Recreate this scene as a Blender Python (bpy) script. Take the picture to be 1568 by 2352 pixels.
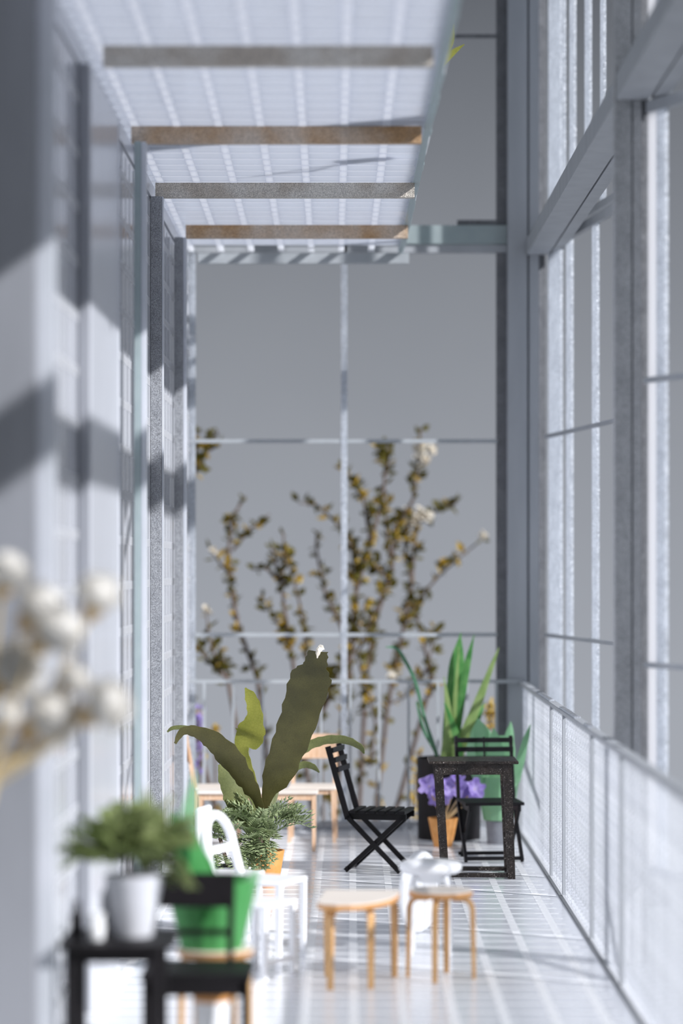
import bpy, math, random
from mathutils import Vector, Matrix
random.seed(7)
for o in list(bpy.data.objects): bpy.data.objects.remove(o)
scene = bpy.context.scene
COL = scene.collection
R = math.radians

# ------------------------------------------------------------------ camera
F, CX, CY, H = 6000.0, 805.0, 1300.0, 2.4        # focal length (px), vanishing point (px), eye height
cam_d = bpy.data.cameras.new('camera')
cam_d.sensor_fit = 'AUTO'; cam_d.sensor_width = 36.0
cam_d.lens = F / 2352.0 * 36.0
cam_d.shift_x = (784.0 - CX) / 2352.0
cam_d.shift_y = (CY - 1176.0) / 2352.0
cam_d.clip_start = 0.1; cam_d.clip_end = 300
cam_d.dof.use_dof = True
cam_d.dof.focus_distance = 19.2
cam_d.dof.aperture_fstop = cam_d.lens / 1000.0 / 0.165
cam = bpy.data.objects.new('camera', cam_d); COL.objects.link(cam)
cam.location = (0, 0, H); cam.rotation_euler = (R(90), 0, 0)
scene.camera = cam

# ------------------------------------------------------------------ world, sun, exposure
world = bpy.data.worlds.new('world'); scene.world = world; world.use_nodes = True
bg = world.node_tree.nodes['Background']
bg.inputs[0].default_value = (0.86, 0.92, 1.0, 1); bg.inputs[1].default_value = 0.27
SUN_DIR = Vector((-1.0, 0.60, -0.715)).normalized()
sd = bpy.data.lights.new('sun', 'SUN'); sd.energy = 5.3; sd.angle = R(1.0); sd.color = (0.985, 0.985, 1.0)
sun = bpy.data.objects.new('sun', sd); COL.objects.link(sun)
sun.rotation_euler = SUN_DIR.to_track_quat('-Z', 'Y').to_euler(); sun.location = (8, 8, 12)
vs = scene.view_settings
vs.view_transform = 'Standard'; vs.look = 'None'; vs.gamma = 1.0; vs.use_curve_mapping = False
vs.exposure = 0.0

def P(px, py, D):                                   # a pixel of the photograph at distance D
    return Vector(((px - CX) / F * D, D, H - (py - CY) / F * D))

# ------------------------------------------------------------------ materials
MATS = {}
def nodes_of(name):
    m = bpy.data.materials.new(name); m.use_nodes = True
    nt = m.node_tree; b = nt.nodes['Principled BSDF']; MATS[name] = m
    return m, nt, b
def ramp_noise(nt, scale, c0, c1, lo=.35, hi=.65, detail=3, coord='Object', stretch=None):
    tc = nt.nodes.new('ShaderNodeTexCoord'); n = nt.nodes.new('ShaderNodeTexNoise')
    n.inputs['Scale'].default_value = scale; n.inputs['Detail'].default_value = detail
    if stretch:
        mp = nt.nodes.new('ShaderNodeMapping'); mp.inputs['Scale'].default_value = stretch
        nt.links.new(tc.outputs[coord], mp.inputs[0]); nt.links.new(mp.outputs[0], n.inputs['Vector'])
    else:
        nt.links.new(tc.outputs[coord], n.inputs['Vector'])
    r = nt.nodes.new('ShaderNodeValToRGB')
    r.color_ramp.elements[0].position = lo; r.color_ramp.elements[1].position = hi
    r.color_ramp.elements[0].color = (*c0, 1); r.color_ramp.elements[1].color = (*c1, 1)
    nt.links.new(n.outputs['Fac'], r.inputs[0])
    return r.outputs[0], n
def plain(name, c0, c1=None, rough=.5, metal=0, scale=6, spec=.5, coat=0, bump=0, stretch=None):
    m, nt, b = nodes_of(name)
    c1 = c1 or tuple(min(1, x * 1.12) for x in c0)
    out, n = ramp_noise(nt, scale, c0, c1, stretch=stretch)
    nt.links.new(out, b.inputs['Base Color'])
    b.inputs['Roughness'].default_value = rough; b.inputs['Metallic'].default_value = metal
    b.inputs['Specular IOR Level'].default_value = spec; b.inputs['Coat Weight'].default_value = coat
    if bump:
        bp = nt.nodes.new('ShaderNodeBump'); bp.inputs['Strength'].default_value = bump; bp.inputs['Distance'].default_value = .01
        nt.links.new(n.outputs['Fac'], bp.inputs['Height']); nt.links.new(bp.outputs[0], b.inputs['Normal'])
    return m
def flakes(nt, b, scale, amt):                      # tiny mirror flakes: a random tilt for each cell
    tc = nt.nodes.new('ShaderNodeTexCoord'); v = nt.nodes.new('ShaderNodeTexVoronoi'); v.inputs['Scale'].default_value = scale
    nt.links.new(tc.outputs['Object'], v.inputs['Vector'])
    sub = nt.nodes.new('ShaderNodeVectorMath'); sub.operation = 'SUBTRACT'; sub.inputs[1].default_value = (.5, .5, .5)
    nt.links.new(v.outputs['Color'], sub.inputs[0])
    sc = nt.nodes.new('ShaderNodeVectorMath'); sc.operation = 'SCALE'; sc.inputs['Scale'].default_value = amt
    nt.links.new(sub.outputs[0], sc.inputs[0])
    g = nt.nodes.new('ShaderNodeNewGeometry')
    ad = nt.nodes.new('ShaderNodeVectorMath'); ad.operation = 'ADD'
    nt.links.new(g.outputs['Normal'], ad.inputs[0]); nt.links.new(sc.outputs[0], ad.inputs[1])
    nm = nt.nodes.new('ShaderNodeVectorMath'); nm.operation = 'NORMALIZE'; nt.links.new(ad.outputs[0], nm.inputs[0])
    nt.links.new(nm.outputs[0], b.inputs['Normal'])
    return v
def glitter(name, c0, c1, metal=.25, rough=.42, scale=190, amt=.55, nscale=8, translucent=0):
    m, nt, b = nodes_of(name)
    out, n = ramp_noise(nt, nscale, c0, c1)
    v = flakes(nt, b, scale, amt)
    mx = nt.nodes.new('ShaderNodeMix'); mx.data_type = 'RGBA'; mx.blend_type = 'MULTIPLY'; mx.inputs[0].default_value = .55
    bw = nt.nodes.new('ShaderNodeRGBToBW'); nt.links.new(v.outputs['Color'], bw.inputs[0])
    rr = nt.nodes.new('ShaderNodeMapRange'); rr.inputs[1].default_value = .15; rr.inputs[2].default_value = .85; rr.inputs[3].default_value = .4; rr.inputs[4].default_value = 1.6
    nt.links.new(bw.outputs[0], rr.inputs[0])
    nt.links.new(out, mx.inputs[6]); nt.links.new(rr.outputs[0], mx.inputs[7])
    nt.links.new(mx.outputs[2], b.inputs['Base Color'])
    b.inputs['Metallic'].default_value = metal; b.inputs['Roughness'].default_value = rough
    if translucent: add_translucent(nt, b, mx.outputs[2], translucent)
    return m
def add_translucent(nt, b, col, fac):
    t = nt.nodes.new('ShaderNodeBsdfTranslucent'); mix = nt.nodes.new('ShaderNodeMixShader'); mix.inputs[0].default_value = fac
    if isinstance(col, tuple): t.inputs[0].default_value = (*col, 1)
    else: nt.links.new(col, t.inputs[0])
    out = nt.nodes['Material Output']
    nt.links.new(b.outputs[0], mix.inputs[1]); nt.links.new(t.outputs[0], mix.inputs[2]); nt.links.new(mix.outputs[0], out.inputs[0])
def add_clear(m, fac):                               # part of the light goes straight through
    nt = m.node_tree; out = nt.nodes['Material Output']; src = out.inputs[0].links[0].from_socket
    t = nt.nodes.new('ShaderNodeBsdfTransparent'); mix = nt.nodes.new('ShaderNodeMixShader'); mix.inputs[0].default_value = fac
    nt.links.new(src, mix.inputs[1]); nt.links.new(t.outputs[0], mix.inputs[2]); nt.links.new(mix.outputs[0], out.inputs[0])
    bws = [n for n in nt.nodes if n.type == 'RGBTOBW']
    if bws:                                           # each flake lets a different share through
        mr = nt.nodes.new('ShaderNodeMapRange'); mr.inputs[1].default_value = .25; mr.inputs[2].default_value = .75
        mr.inputs[3].default_value = min(.97, fac + .2); mr.inputs[4].default_value = fac - .32
        nt.links.new(bws[0].outputs[0], mr.inputs[0]); nt.links.new(mr.outputs[0], mix.inputs[0])
def sheet(name, c0, c1, fac, rough=.2, scale=2.5, tcol=None, coat=.0, spec=.5):
    m = plain(name, c0, c1, rough, scale=scale, coat=coat, spec=spec)
    add_translucent(m.node_tree, m.node_tree.nodes['Principled BSDF'], tcol or c1, fac)
    return m
def leafmat(name, c0, c1, fac=.35, tcol=None, scale=14, veins=0, rough=.45):
    m = plain(name, c0, c1, rough, scale=scale, bump=.15)
    nt = m.node_tree; b = nt.nodes['Principled BSDF']
    if veins:
        tc = nt.nodes.new('ShaderNodeTexCoord'); v = nt.nodes.new('ShaderNodeTexVoronoi'); v.feature = 'DISTANCE_TO_EDGE'
        v.inputs['Scale'].default_value = veins; nt.links.new(tc.outputs['Object'], v.inputs['Vector'])
        mr = nt.nodes.new('ShaderNodeMapRange'); mr.inputs[1].default_value = 0; mr.inputs[2].default_value = .09
        mr.inputs[3].default_value = .68; mr.inputs[4].default_value = 1.0
        nt.links.new(v.outputs['Distance'], mr.inputs[0])
        src = b.inputs['Base Color'].links[0].from_socket
        mx = nt.nodes.new('ShaderNodeMix'); mx.data_type = 'RGBA'; mx.blend_type = 'MULTIPLY'; mx.inputs[0].default_value = 1
        nt.links.new(src, mx.inputs[6]); nt.links.new(mr.outputs[0], mx.inputs[7]); nt.links.new(mx.outputs[2], b.inputs['Base Color'])
    add_translucent(nt, b, tcol or c1, fac)
    return m

plain('backdrop', (.290, .303, .328), (.300, .313, .338), .9, scale=.3, spec=.1)
plain('floor_panel', (.76, .78, .83), (.79, .81, .86), .18, scale=1.5, spec=.3)
plain('floor_line', (.95, .96, .98), (.97, .98, 1.), .35, spec=.25)
plain('seam', (.42, .44, .46), None, .4)
sheet('ceiling_sheet', (.74, .76, .82), (.78, .80, .86), .74, .08, tcol=(.84, .865, .92), spec=1.0)
sheet('line_sheet', (.9, .92, .97), (.93, .95, 1.), .4, .3, tcol=(.95, .96, 1.))
sheet('ceiling_line', (.92, .93, .97), (.95, .96, 1.), .86, .2, tcol=(.96, .97, 1.))
sheet('wall_sheet', (.60, .62, .68), (.64, .66, .72), .12, .12, tcol=(.8, .82, .88))
sheet('pale_panel', (.64, .66, .72), (.67, .69, .75), .1, .2)
sheet('edge_glass', (.50, .58, .60), (.56, .64, .65), .4, .15, tcol=(.55, .65, .66), scale=9)
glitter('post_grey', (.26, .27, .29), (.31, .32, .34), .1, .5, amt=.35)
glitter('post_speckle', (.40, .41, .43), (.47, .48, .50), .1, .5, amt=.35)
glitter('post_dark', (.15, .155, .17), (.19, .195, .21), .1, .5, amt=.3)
plain('post_plain', (.37, .39, .42), (.42, .44, .47), .5, scale=5, stretch=(1, 1, .2))
plain('post_left', (.27, .28, .31), (.31, .32, .355), .5, scale=5, stretch=(1, 1, .2))
sheet('bright_strip', (.92, .93, .97), (.95, .96, 1.), .85, .3, tcol=(.98, .98, 1.))
sheet('fascia_grey', (.50, .53, .56), (.56, .59, .62), .25, .3, tcol=(.55, .6, .62), scale=9)
sheet('post_light', (.70, .73, .78), (.80, .82, .88), .3, .25)
glitter('window_silver', (.74, .77, .82), (.84, .87, .92), .12, .4, translucent=.7, scale=170, amt=.7)
glitter('parapet_silver', (.84, .86, .92), (.92, .94, .99), .05, .35, translucent=.84, scale=150, amt=.9)
add_clear(MATS['parapet_silver'], .78)
sheet('joint_film', (.5, .53, .57), (.56, .59, .63), .5, .4); add_clear(MATS['joint_film'], .55)
glitter('beam_brown', (.46, .28, .14), (.60, .50, .41), .1, .45, nscale=3.5, amt=.5)
glitter('beam_grey', (.45, .40, .34), (.60, .57, .52), .1, .45, nscale=5, amt=.5)
plain('dark_joint', (.16, .17, .18), None, .5)
glitter('table_black', (.016, .012, .011), (.035, .026, .021), .3, .4, scale=220, amt=.8)
plain('black_paint', (.004, .0035, .0045), (.007, .006, .008), .45, scale=20, spec=.25)
plain('charcoal', (.006, .005, .006), (.010, .008, .010), .55, spec=.25)
plain('white_plastic', (.92, .93, .95), (.95, .955, .97), .3, scale=3, spec=.35)
plain('birch_sunlit_top', (.74, .66, .58), (.82, .76, .70), .45, scale=5, stretch=(1, 12, 1))  # sunlight put into the colour: seat tops paler than edges and legs
plain('birch_edge', (.50, .24, .08), (.62, .33, .13), .45, scale=8, stretch=(1, 1, 6))
plain('birch_leg', (.56, .31, .12), (.68, .42, .19), .42, scale=10, stretch=(6, 6, 1))
plain('beech', (.66, .42, .26), (.76, .54, .38), .45, scale=10, stretch=(5, 5, 1))
plain('terracotta', (.64, .28, .07), (.74, .36, .12), .7, scale=12)
plain('pot_white', (.62, .63, .68), (.70, .71, .76), .4)
plain('pot_grey', (.22, .23, .26), (.28, .29, .32), .6, scale=15)
plain('pot_slate', (.16, .17, .19), (.30, .31, .34), .5, scale=16)
plain('soil', (.03, .018, .012), (.06, .04, .03), .9, scale=40)
leafmat('big_leaf', (.072, .066, .018), (.105, .096, .028), .16, (.30, .30, .03), 7, veins=60)
leafmat('yellow_leaf', (.34, .36, .08), (.50, .50, .12), .45, (.55, .55, .06), 6, veins=46)
leafmat('olive_leaf', (.15, .17, .06), (.22, .24, .09), .3, (.3, .36, .08), 8, veins=46)
leafmat('fern_leaf', (.20, .27, .12), (.46, .53, .30), .2, (.3, .45, .2), 9)
leafmat('bush_leaf', (.20, .25, .09), (.48, .54, .27), .35, (.4, .55, .15), 5)
leafmat('sansevieria', (.06, .24, .06), (.16, .38, .12), .3, (.25, .55, .15), 12)
leafmat('sansevieria_pale', (.25, .38, .13), (.38, .50, .20), .35, (.45, .6, .2), 8)
leafmat('grass_leaf', (.09, .24, .14), (.14, .30, .18), .25, None, 8)
leafmat('paper_green', (.30, .58, .34), (.37, .65, .41), .35, (.35, .70, .40), 3)
leafmat('paper_deep', (.08, .36, .10), (.11, .42, .13), .3, (.12, .55, .16), 3)
leafmat('purple_petal', (.38, .27, .70), (.66, .55, .93), .35, (.6, .48, .92), 14)
leafmat('twig_olive', (.13, .12, .025), (.25, .22, .05), .35, (.4, .34, .06), 9)
leafmat('twig_yellow', (.60, .42, .06), (.78, .62, .14), .4, (.85, .65, .12), 9)
leafmat('twig_cream', (.80, .72, .60), (.90, .86, .78), .3, None, 9)
leafmat('petal_white', (.92, .90, .87), (.96, .95, .93), .15, (.97, .95, .9), 9)
plain('calyx', (.62, .42, .20), (.72, .55, .32), .6)
plain('straw', (.55, .42, .22), (.66, .54, .33), .6)
plain('bark', (.10, .062, .045), (.17, .12, .095), .8, scale=20)

# ------------------------------------------------------------------ mesh helpers
ORG = {}
class MB:
    def __init__(s, M=None): s.v = []; s.f = []; s.M = M
    def add(s, vs_, fs_):
        n = len(s.v)
        s.v += [(s.M @ Vector(p)) if s.M else Vector(p) for p in vs_]
        s.f += [tuple(i + n for i in f) for f in fs_]
        return s
    def box(s, x0, x1, y0, y1, z0, z1, b=0):
        if b:                                        # chamfered edges
            pts = []; 
            for dx, dy, dz in ((b, b, 0), (b, 0, b), (0, b, b)):
                pts += [(x, y, z) for z in (z0 + dz, z1 - dz) for y in (y0 + dy, y1 - dy) for x in (x0 + dx, x1 - dx)]
            # groups: A (z faces), B (y faces), C (x faces)
            A, B, C = 0, 8, 16
            fs = [(A, A+2, A+3, A+1), (A+4, A+5, A+7, A+6), (B, B+1, B+5, B+4), (B+2, B+6, B+7, B+3), (C, C+4, C+6, C+2), (C+1, C+3, C+7, C+5)]
            for (i, j) in ((0, 1), (2, 3)):
                fs += [(A+i, A+j, B+j, B+i), (A+4+i, B+4+i, B+4+j, A+4+j)] if i == 0 else [(A+i, B+i, B+j, A+j), (A+4+i, A+4+j, B+4+j, B+4+i)]
            for (i, j) in ((0, 2), (1, 3)):
                fs += [(A+i, C+i, C+j, A+j), (A+4+i, A+4+j, C+4+j, C+4+i)]
            for (i, j) in ((0, 4), (1, 5), (2, 6), (3, 7)):
                fs += [(B+i, C+i, C+j, B+j)]
            for i in range(8): fs.append((A+i, B+i, C+i))
            return s.add(pts, fs)
        pts = [(x, y, z) for z in (z0, z1) for y in (y0, y1) for x in (x0, x1)]
        return s.add(pts, [(0, 2, 3, 1), (4, 5, 7, 6), (0, 1, 5, 4), (2, 6, 7, 3), (0, 4, 6, 2), (1, 3, 7, 5)])
    def bar(s, p0, p1, w, h, up=(0, 0, 1), w1=None, h1=None):   # a rectangular bar from p0 to p1
        p0 = Vector(p0); p1 = Vector(p1); t = (p1 - p0).normalized(); up = Vector(up)
        a = t.cross(up)
        if a.length < 1e-3: a = t.cross(Vector((0, 1, 0)))
        a.normalize(); c = a.cross(t).normalized()
        w1 = w1 or w; h1 = h1 or h
        pts = []
        for p, ww, hh in ((p0, w, h), (p1, w1, h1)):
            for sa, sc in ((-1, -1), (1, -1), (1, 1), (-1, 1)): pts.append(p + a * (sa * ww / 2) + c * (sc * hh / 2))
        return s.add(pts, [(3, 2, 1, 0), (4, 5, 6, 7), (0, 1, 5, 4), (1, 2, 6, 5), (2, 3, 7, 6), (3, 0, 4, 7)])
    def tube(s, pts, r, n=8, flat=1.0, caps=True):
        pts = [Vector(p) for p in pts]; m = len(pts)
        rs = r if isinstance(r, (list, tuple)) else [r] * m
        vs_ = []; fs_ = []; a = None
        for i, p in enumerate(pts):
            t = (pts[min(i + 1, m - 1)] - pts[max(i - 1, 0)]).normalized()
            if a is None:
                ref = Vector((0, 0, 1)) if abs(t.z) < .9 else Vector((0, 1, 0))
                a = t.cross(ref).normalized()
            else:
                a = (a - t * a.dot(t)); a = a.normalized() if a.length > 1e-5 else t.orthogonal().normalized()
            b = t.cross(a)
            for k in range(n):
                th = 2 * math.pi * k / n
                vs_.append(p + a * (math.cos(th) * rs[i]) + b * (math.sin(th) * rs[i] * flat))
        for i in range(m - 1):
            for k in range(n):
                k2 = (k + 1) % n
                fs_.append((i * n + k, i * n + k2, (i + 1) * n + k2, (i + 1) * n + k))
        if caps: fs_ += [tuple(range(n - 1, -1, -1)), tuple((m - 1) * n + k for k in range(n))]
        return s.add(vs_, fs_)
    def lathe(s, prof, c=(0, 0, 0), n=24):           # profile of (radius, z), first to last
        c = Vector(c); vs_ = []; fs_ = []
        for r, z in prof:
            for k in range(n):
                th = 2 * math.pi * k / n
                vs_.append(c + Vector((r * math.cos(th), r * math.sin(th), z)))
        for i in range(len(prof) - 1):
            for k in range(n):
                k2 = (k + 1) % n
                fs_.append((i * n + k, i * n + k2, (i + 1) * n + k2, (i + 1) * n + k))
        if prof[0][0] > 1e-4: fs_.append(tuple(range(n - 1, -1, -1)))
        if prof[-1][0] > 1e-4: fs_.append(tuple((len(prof) - 1) * n + k for k in range(n)))
        return s.add(vs_, fs_)
    def prism(s, poly, z0, z1):                      # a flat outline (x, y) given a thickness
        n = len(poly)
        return s.add([(x, y, z0) for x, y in poly] + [(x, y, z1) for x, y in poly],
                     [tuple(range(n - 1, -1, -1)), tuple(range(n, 2 * n))] + [(i, (i + 1) % n, n + (i + 1) % n, n + i) for i in range(n)])
    def leaf(s, pts, ws, roll=0.0, fold=.15, wav=0.0, n=16, thick=.004, rolls=None):
        pts = [Vector(p) for p in pts]; path = []; wid = []; rl = []
        m = len(pts)
        for k in range(n + 1):
            u = k / n * (m - 1); i = min(int(u), m - 2); f = u - i
            p0, p1, p2, p3 = pts[max(i - 1, 0)], pts[i], pts[i + 1], pts[min(i + 2, m - 1)]
            path.append(.5 * ((2 * p1) + (p2 - p0) * f + (2 * p0 - 5 * p1 + 4 * p2 - p3) * f * f + (3 * p1 - p0 - 3 * p2 + p3) * f ** 3))
            g = f * f * (3 - 2 * f); wid.append(ws[i] * (1 - g) + ws[i + 1] * g)
            rl.append((rolls[i] * (1 - f) + rolls[i + 1] * f) if rolls else roll)
        top = []; bot = []
        for k, p in enumerate(path):
            t = (path[min(k + 1, n)] - path[max(k - 1, 0)]).normalized()
            a = t.cross(Vector((0, 1, 0)))
            a = a.normalized() if a.length > 1e-3 else Vector((1, 0, 0))
            nrm = a.cross(t).normalized()
            q = Matrix.Rotation(rl[k], 3, t); a = q @ a; nrm = q @ nrm
            w = wid[k]; wl = w * (1 + wav * math.sin(k * 1.9) + wav * .5 * math.sin(k * 4.1)); wr = w * (1 + wav * math.sin(k * 2.3 + 1))
            tri = [p - a * wl + nrm * (w * fold), p, p + a * wr + nrm * (w * fold)]
            top += [x + nrm * thick / 2 for x in tri]; bot += [x - nrm * thick / 2 for x in tri]
        N = len(top); fs_ = []
        for k in range(n):
            i = 3 * k
            for j in (0, 1):
                fs_.append((i + j, i + j + 1, i + j + 4, i + j + 3)); fs_.append((N + i + j, N + i + j + 3, N + i + j + 4, N + i + j + 1))
            fs_.append((i, i + 3, N + i + 3, N + i)); fs_.append((i + 2, N + i + 2, N + i + 5, i + 5))
        fs_ += [(0, N, N + 1, 1), (1, N + 1, N + 2, 2), (3 * n, 3 * n + 1, N + 3 * n + 1, N + 3 * n), (3 * n + 1, 3 * n + 2, N + 3 * n + 2, N + 3 * n + 1)]
        return s.add(top + bot, fs_)
    def build(s, name, mat, parent=None, smooth=False, org=None):
        if parent is not None: o0 = ORG[parent.name]
        elif org is not None: o0 = Vector(org)
        else:
            xs = [v.x for v in s.v]; ys = [v.y for v in s.v]
            o0 = Vector(((min(xs) + max(xs)) / 2, (min(ys) + max(ys)) / 2, min(v.z for v in s.v)))
        me = bpy.data.meshes.new(name); me.from_pydata([tuple(v - o0) for v in s.v], [], s.f); me.update()
        if smooth:
            me.polygons.foreach_set('use_smooth', [True] * len(me.polygons))
        me.materials.append(MATS[mat])
        o = bpy.data.objects.new(name, me); COL.objects.link(o)
        if parent is not None: o.parent = parent
        else: o.location = o0
        ORG[o.name] = o0
        if smooth:
            try: me.set_sharp_from_angle(angle=R(50))
            except Exception: pass
        return o
def tag(o, label=None, cat=None, group=None, kind=None):
    if label: o['label'] = label
    if cat: o['category'] = cat
    if group: o['group'] = group
    if kind: o['kind'] = kind
    return o
def thing(name, loc, label, cat, group=None, kind=None):
    o = bpy.data.objects.new(name, None); COL.objects.link(o); o.location = loc; o.empty_display_size = .1
    ORG[o.name] = Vector(loc)
    return tag(o, label, cat, group, kind)
def copy_part(src, parent, loc=None, M=None):         # a copy that shares its mesh
    c = src.copy(); COL.objects.link(c); c.parent = parent
    if loc is not None: c.location = loc
    if M is not None: c.matrix_local = M
    return c
def place(x, y, z=0, yaw=0): return Matrix.Translation((x, y, z)) @ Matrix.Rotation(R(yaw), 4, 'Z')

# ================================================================== THE SETTING
# ---- grey sweep behind the model
mb = MB(); prof = []
y, z, ang = 45.0, -7.0, 52.0
while z < 21:
    prof.append((y, z)); st = .7
    y += math.sin(R(ang)) * st; z += math.cos(R(ang)) * st; ang = max(-34.0, ang - 2.6)
nb = len(prof)
mb.add([(x, a, b) for x in (-16, 16) for a, b in prof], [(i, i + 1, nb + i + 1, nb + i) for i in range(nb - 1)])
mb.add([(x, a + .15, b) for x in (-16, 16) for a, b in prof], [(i, nb + i, nb + i + 1, i + 1) for i in range(nb - 1)])
tag(mb.build('backdrop', 'backdrop', smooth=True), 'curved plain grey backdrop sheet behind the glazed model', 'backdrop', kind='structure')
# ---- board outside the far balustrade
tag(MB().box(-3, 3, 24.35, 29.6, -.78, -.70).build('ground_board', 'pot_grey'), 'grey base board beyond the far balustrade', 'board', kind='structure')

# ---- floor: clear panels with a white line grid
FX0, FX1 = -1.80, 1.60
floor = tag(MB().box(FX0, FX1, 9.0, 24.3, -.12, -.035).build('floor', 'seam', org=(0, 0, 0)), 'glossy pale floor with a white line grid', 'floor', kind='structure')
for a, b in ((9.0, 11.70), (11.72, 16.44), (16.47, 21.2), (21.215, 24.05)):
    MB().box(FX0, FX1, a, b, -.035, 0).build('floor_panel', 'floor_panel', floor)
PITCH = .267
src = MB().box(-.026, .026, 9.0, 24.0, 0, .0012).build('floor_stripe', 'floor_line', floor)
src.location = (.016, 0, 0)
for k in list(range(-6, 0)) + list(range(1, 6)): copy_part(src, floor, (.016 + k * PITCH, 0, 0))
src = MB().box(-1.72, 1.44, -.021, .021, 0, .0008).build('floor_line', 'floor_line', floor)
src.location = (0, 10.3, 0)
k = 0
while 10.3 + k * PITCH < 23.95:
    if k: copy_part(src, floor, (0, 10.3 + k * PITCH, 0))
    k += 1
MB().box(1.512, 1.535, 9.0, 24.0, 0, .012).build('floor_edge_trim', 'dark_joint', floor)

# ---- ceiling slab (turned very slightly), beams, edge strip, line grid
CR = Matrix.Translation((0, 19, 0)) @ Matrix.Rotation(R(.39), 4, 'Z') @ Matrix.Translation((0, -19, 0))
ZC = H + 2.81
ctile = MB(CR)
cxs = [-1.50] + [-1.39 + k * .267 for k in range(8)] + [.455]; cys = [10.0 + .03] + [11.9 + k * .267 for k in range(42)]
for i in range(len(cxs) - 1):
    for j in range(len(cys) - 1):
        xa = cxs[i] + (.026 if i else 0); xb = cxs[i + 1] - (.026 if i < len(cxs) - 2 else 0)
        if xb - xa > .01: ctile.box(xa, xb, cys[j] + .021, cys[j + 1] - .021, ZC, ZC + .03)
ceil = tag(ctile.build('ceiling', 'ceiling_sheet', org=(0, 0, 0)), 'translucent ceiling slab with a white line grid', 'ceiling', kind='structure')
src = MB().box(-.026, .026, 10.0, 23.32, -.004, .029).build('ceiling_stripe', 'ceiling_line', ceil)
k0 = True
for k in range(8):
    M = CR @ Matrix.Translation((-1.39 + k * PITCH, 0, ZC))
    if k0: src.matrix_local = M; k0 = False
    else: copy_part(src, ceil, M=M)
src = MB().box(-1.46, .44, -.021, .021, -.002, .025).build('ceiling_line', 'ceiling_line', ceil)
k0 = True; yy = 11.9
while yy < 22.9:
    M = CR @ Matrix.Translation((0, yy, ZC))
    if k0: src.matrix_local = M; k0 = False
    else: copy_part(src, ceil, M=M)
    yy += PITCH
eg = MB(CR)
random.seed(3)
yy = 10.0; w = .045
while yy < 23.3:                                     # uneven hand-cut edge strip
    d = random.choice((.18, .3, .45)); 
    eg.box(.458, .458 + w, yy, min(yy + d, 23.42), ZC - .004, ZC + .06); yy += d; w = .042 + random.random() * .012
eg.build('ceiling_edge_strip', 'edge_glass', ceil)
for i, (yb, xl) in enumerate(((11.7, -1.42), (14.09, -1.335), (16.67, -1.40), (19.13, -1.43), (21.5, -1.357))):
    MB().box(xl, (.43, .445, .452, .468, .472)[i], yb, yb + .07, H + 2.70, ZC - .003).build('ceiling_beam', 'beam_grey' if i in (1, 3) else 'beam_brown', ceil)
MB().box(-1.36, .52, 23.30, 23.38, H + 2.70, H + 2.79).build('ceiling_fascia', 'fascia_grey', ceil)
MB().box(-1.50, -1.455, 10.0, 23.3, H + 2.70, ZC - .004).build('ceiling_wall_beam', 'pale_panel', ceil)

tag(MB().box(-1.9, 1.95, 10.0, 24.0, 8.85, 8.95).build('shade_slab', 'post_plain'), 'unseen grey slab added to shade the upper storey', 'shade_slab', kind='structure')  # out of view, added to keep sky light off the upper posts
# ---- left wall: grid panels and posts
WX = -1.466
wall = tag(MB().box(WX - .07, WX - .03, 11.74, 23.8, -.03, H + 2.70).build('wall_left', 'wall_sheet', org=(0, 0, 0)), 'translucent left wall with a white line grid', 'wall', kind='structure')
for a, b in ((11.74, 14.06), (14.08, 16.64), (16.66, 19.10), (19.12, 21.47), (21.49, 23.8)):
    MB().box(WX - .03, WX, a, b, .0, H + 2.69).build('wall_panel', 'wall_sheet', wall)
WP = .293
src = MB().box(WX, WX + .003, 11.74, 23.75, -.027, .027).build('wall_stripe', 'line_sheet', wall); src.location = (0, 0, .222)
for k in range(1, 17): copy_part(src, wall, (0, 0, .222 + k * WP))
src = MB().box(WX, WX + .0022, -.02, .02, .0, H + 2.66).build('wall_line', 'line_sheet', wall); src.location = (0, 11.78, 0)
for k in range(1, 41): copy_part(src, wall, (0, 11.75 + k * WP, 0))
ntrim = [0]
def trim(parts, label, cat='post'):
    ntrim[0] += 1
    t = thing('trim_%d' % ntrim[0], (parts[0][1], parts[0][3], max(0, parts[0][5])), label, cat, kind='structure')
    for nm, x0, x1, y0, y1, z0, z1, m in parts: MB().box(x0, x1, y0, y1, z0, z1, .004).build(nm, m, t)
    return t
ZT = H + 2.70
trim([('face_board', -1.90, -1.398, 11.62, 11.70, 0, ZT + .3, 'post_left'), ('flange', -1.398, -1.318, 11.66, 11.72, 0, ZT + .3, 'post_light')], 'wide grey post nearest the camera at the far left edge')
trim([('face_board', -1.462, -1.405, 14.03, 14.09, 0, ZT, 'post_left'), ('door_panel', -1.462, -1.40, 14.095, 15.75, 0, ZT - .02, 'pale_panel'),
      ('door_edge', -1.462, -1.395, 15.755, 15.80, 0, ZT - .02, 'post_light')], 'grey post with a pale plain panel, second from the left edge')
trim([('face_board', -1.376, -1.335, 16.60, 16.67, 0, ZT, 'edge_glass'), ('flange', -1.334, -1.300, 16.62, 16.70, 0, ZT, 'post_light')], 'slim pale green post left of the dark grey post')
trim([('face_board', -1.462, -1.380, 19.07, 19.13, 0, ZT, 'post_grey'), ('flange', -1.379, -1.368, 19.08, 19.16, 0, ZT, 'post_light')], 'dark grey speckled post on the left wall')
trim([('face_board', -1.446, -1.378, 21.44, 21.50, 0, ZT, 'post_grey'), ('flange', -1.377, -1.350, 21.46, 21.56, 0, ZT, 'post_light')], 'slim grey post at the far end of the left wall')

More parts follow.
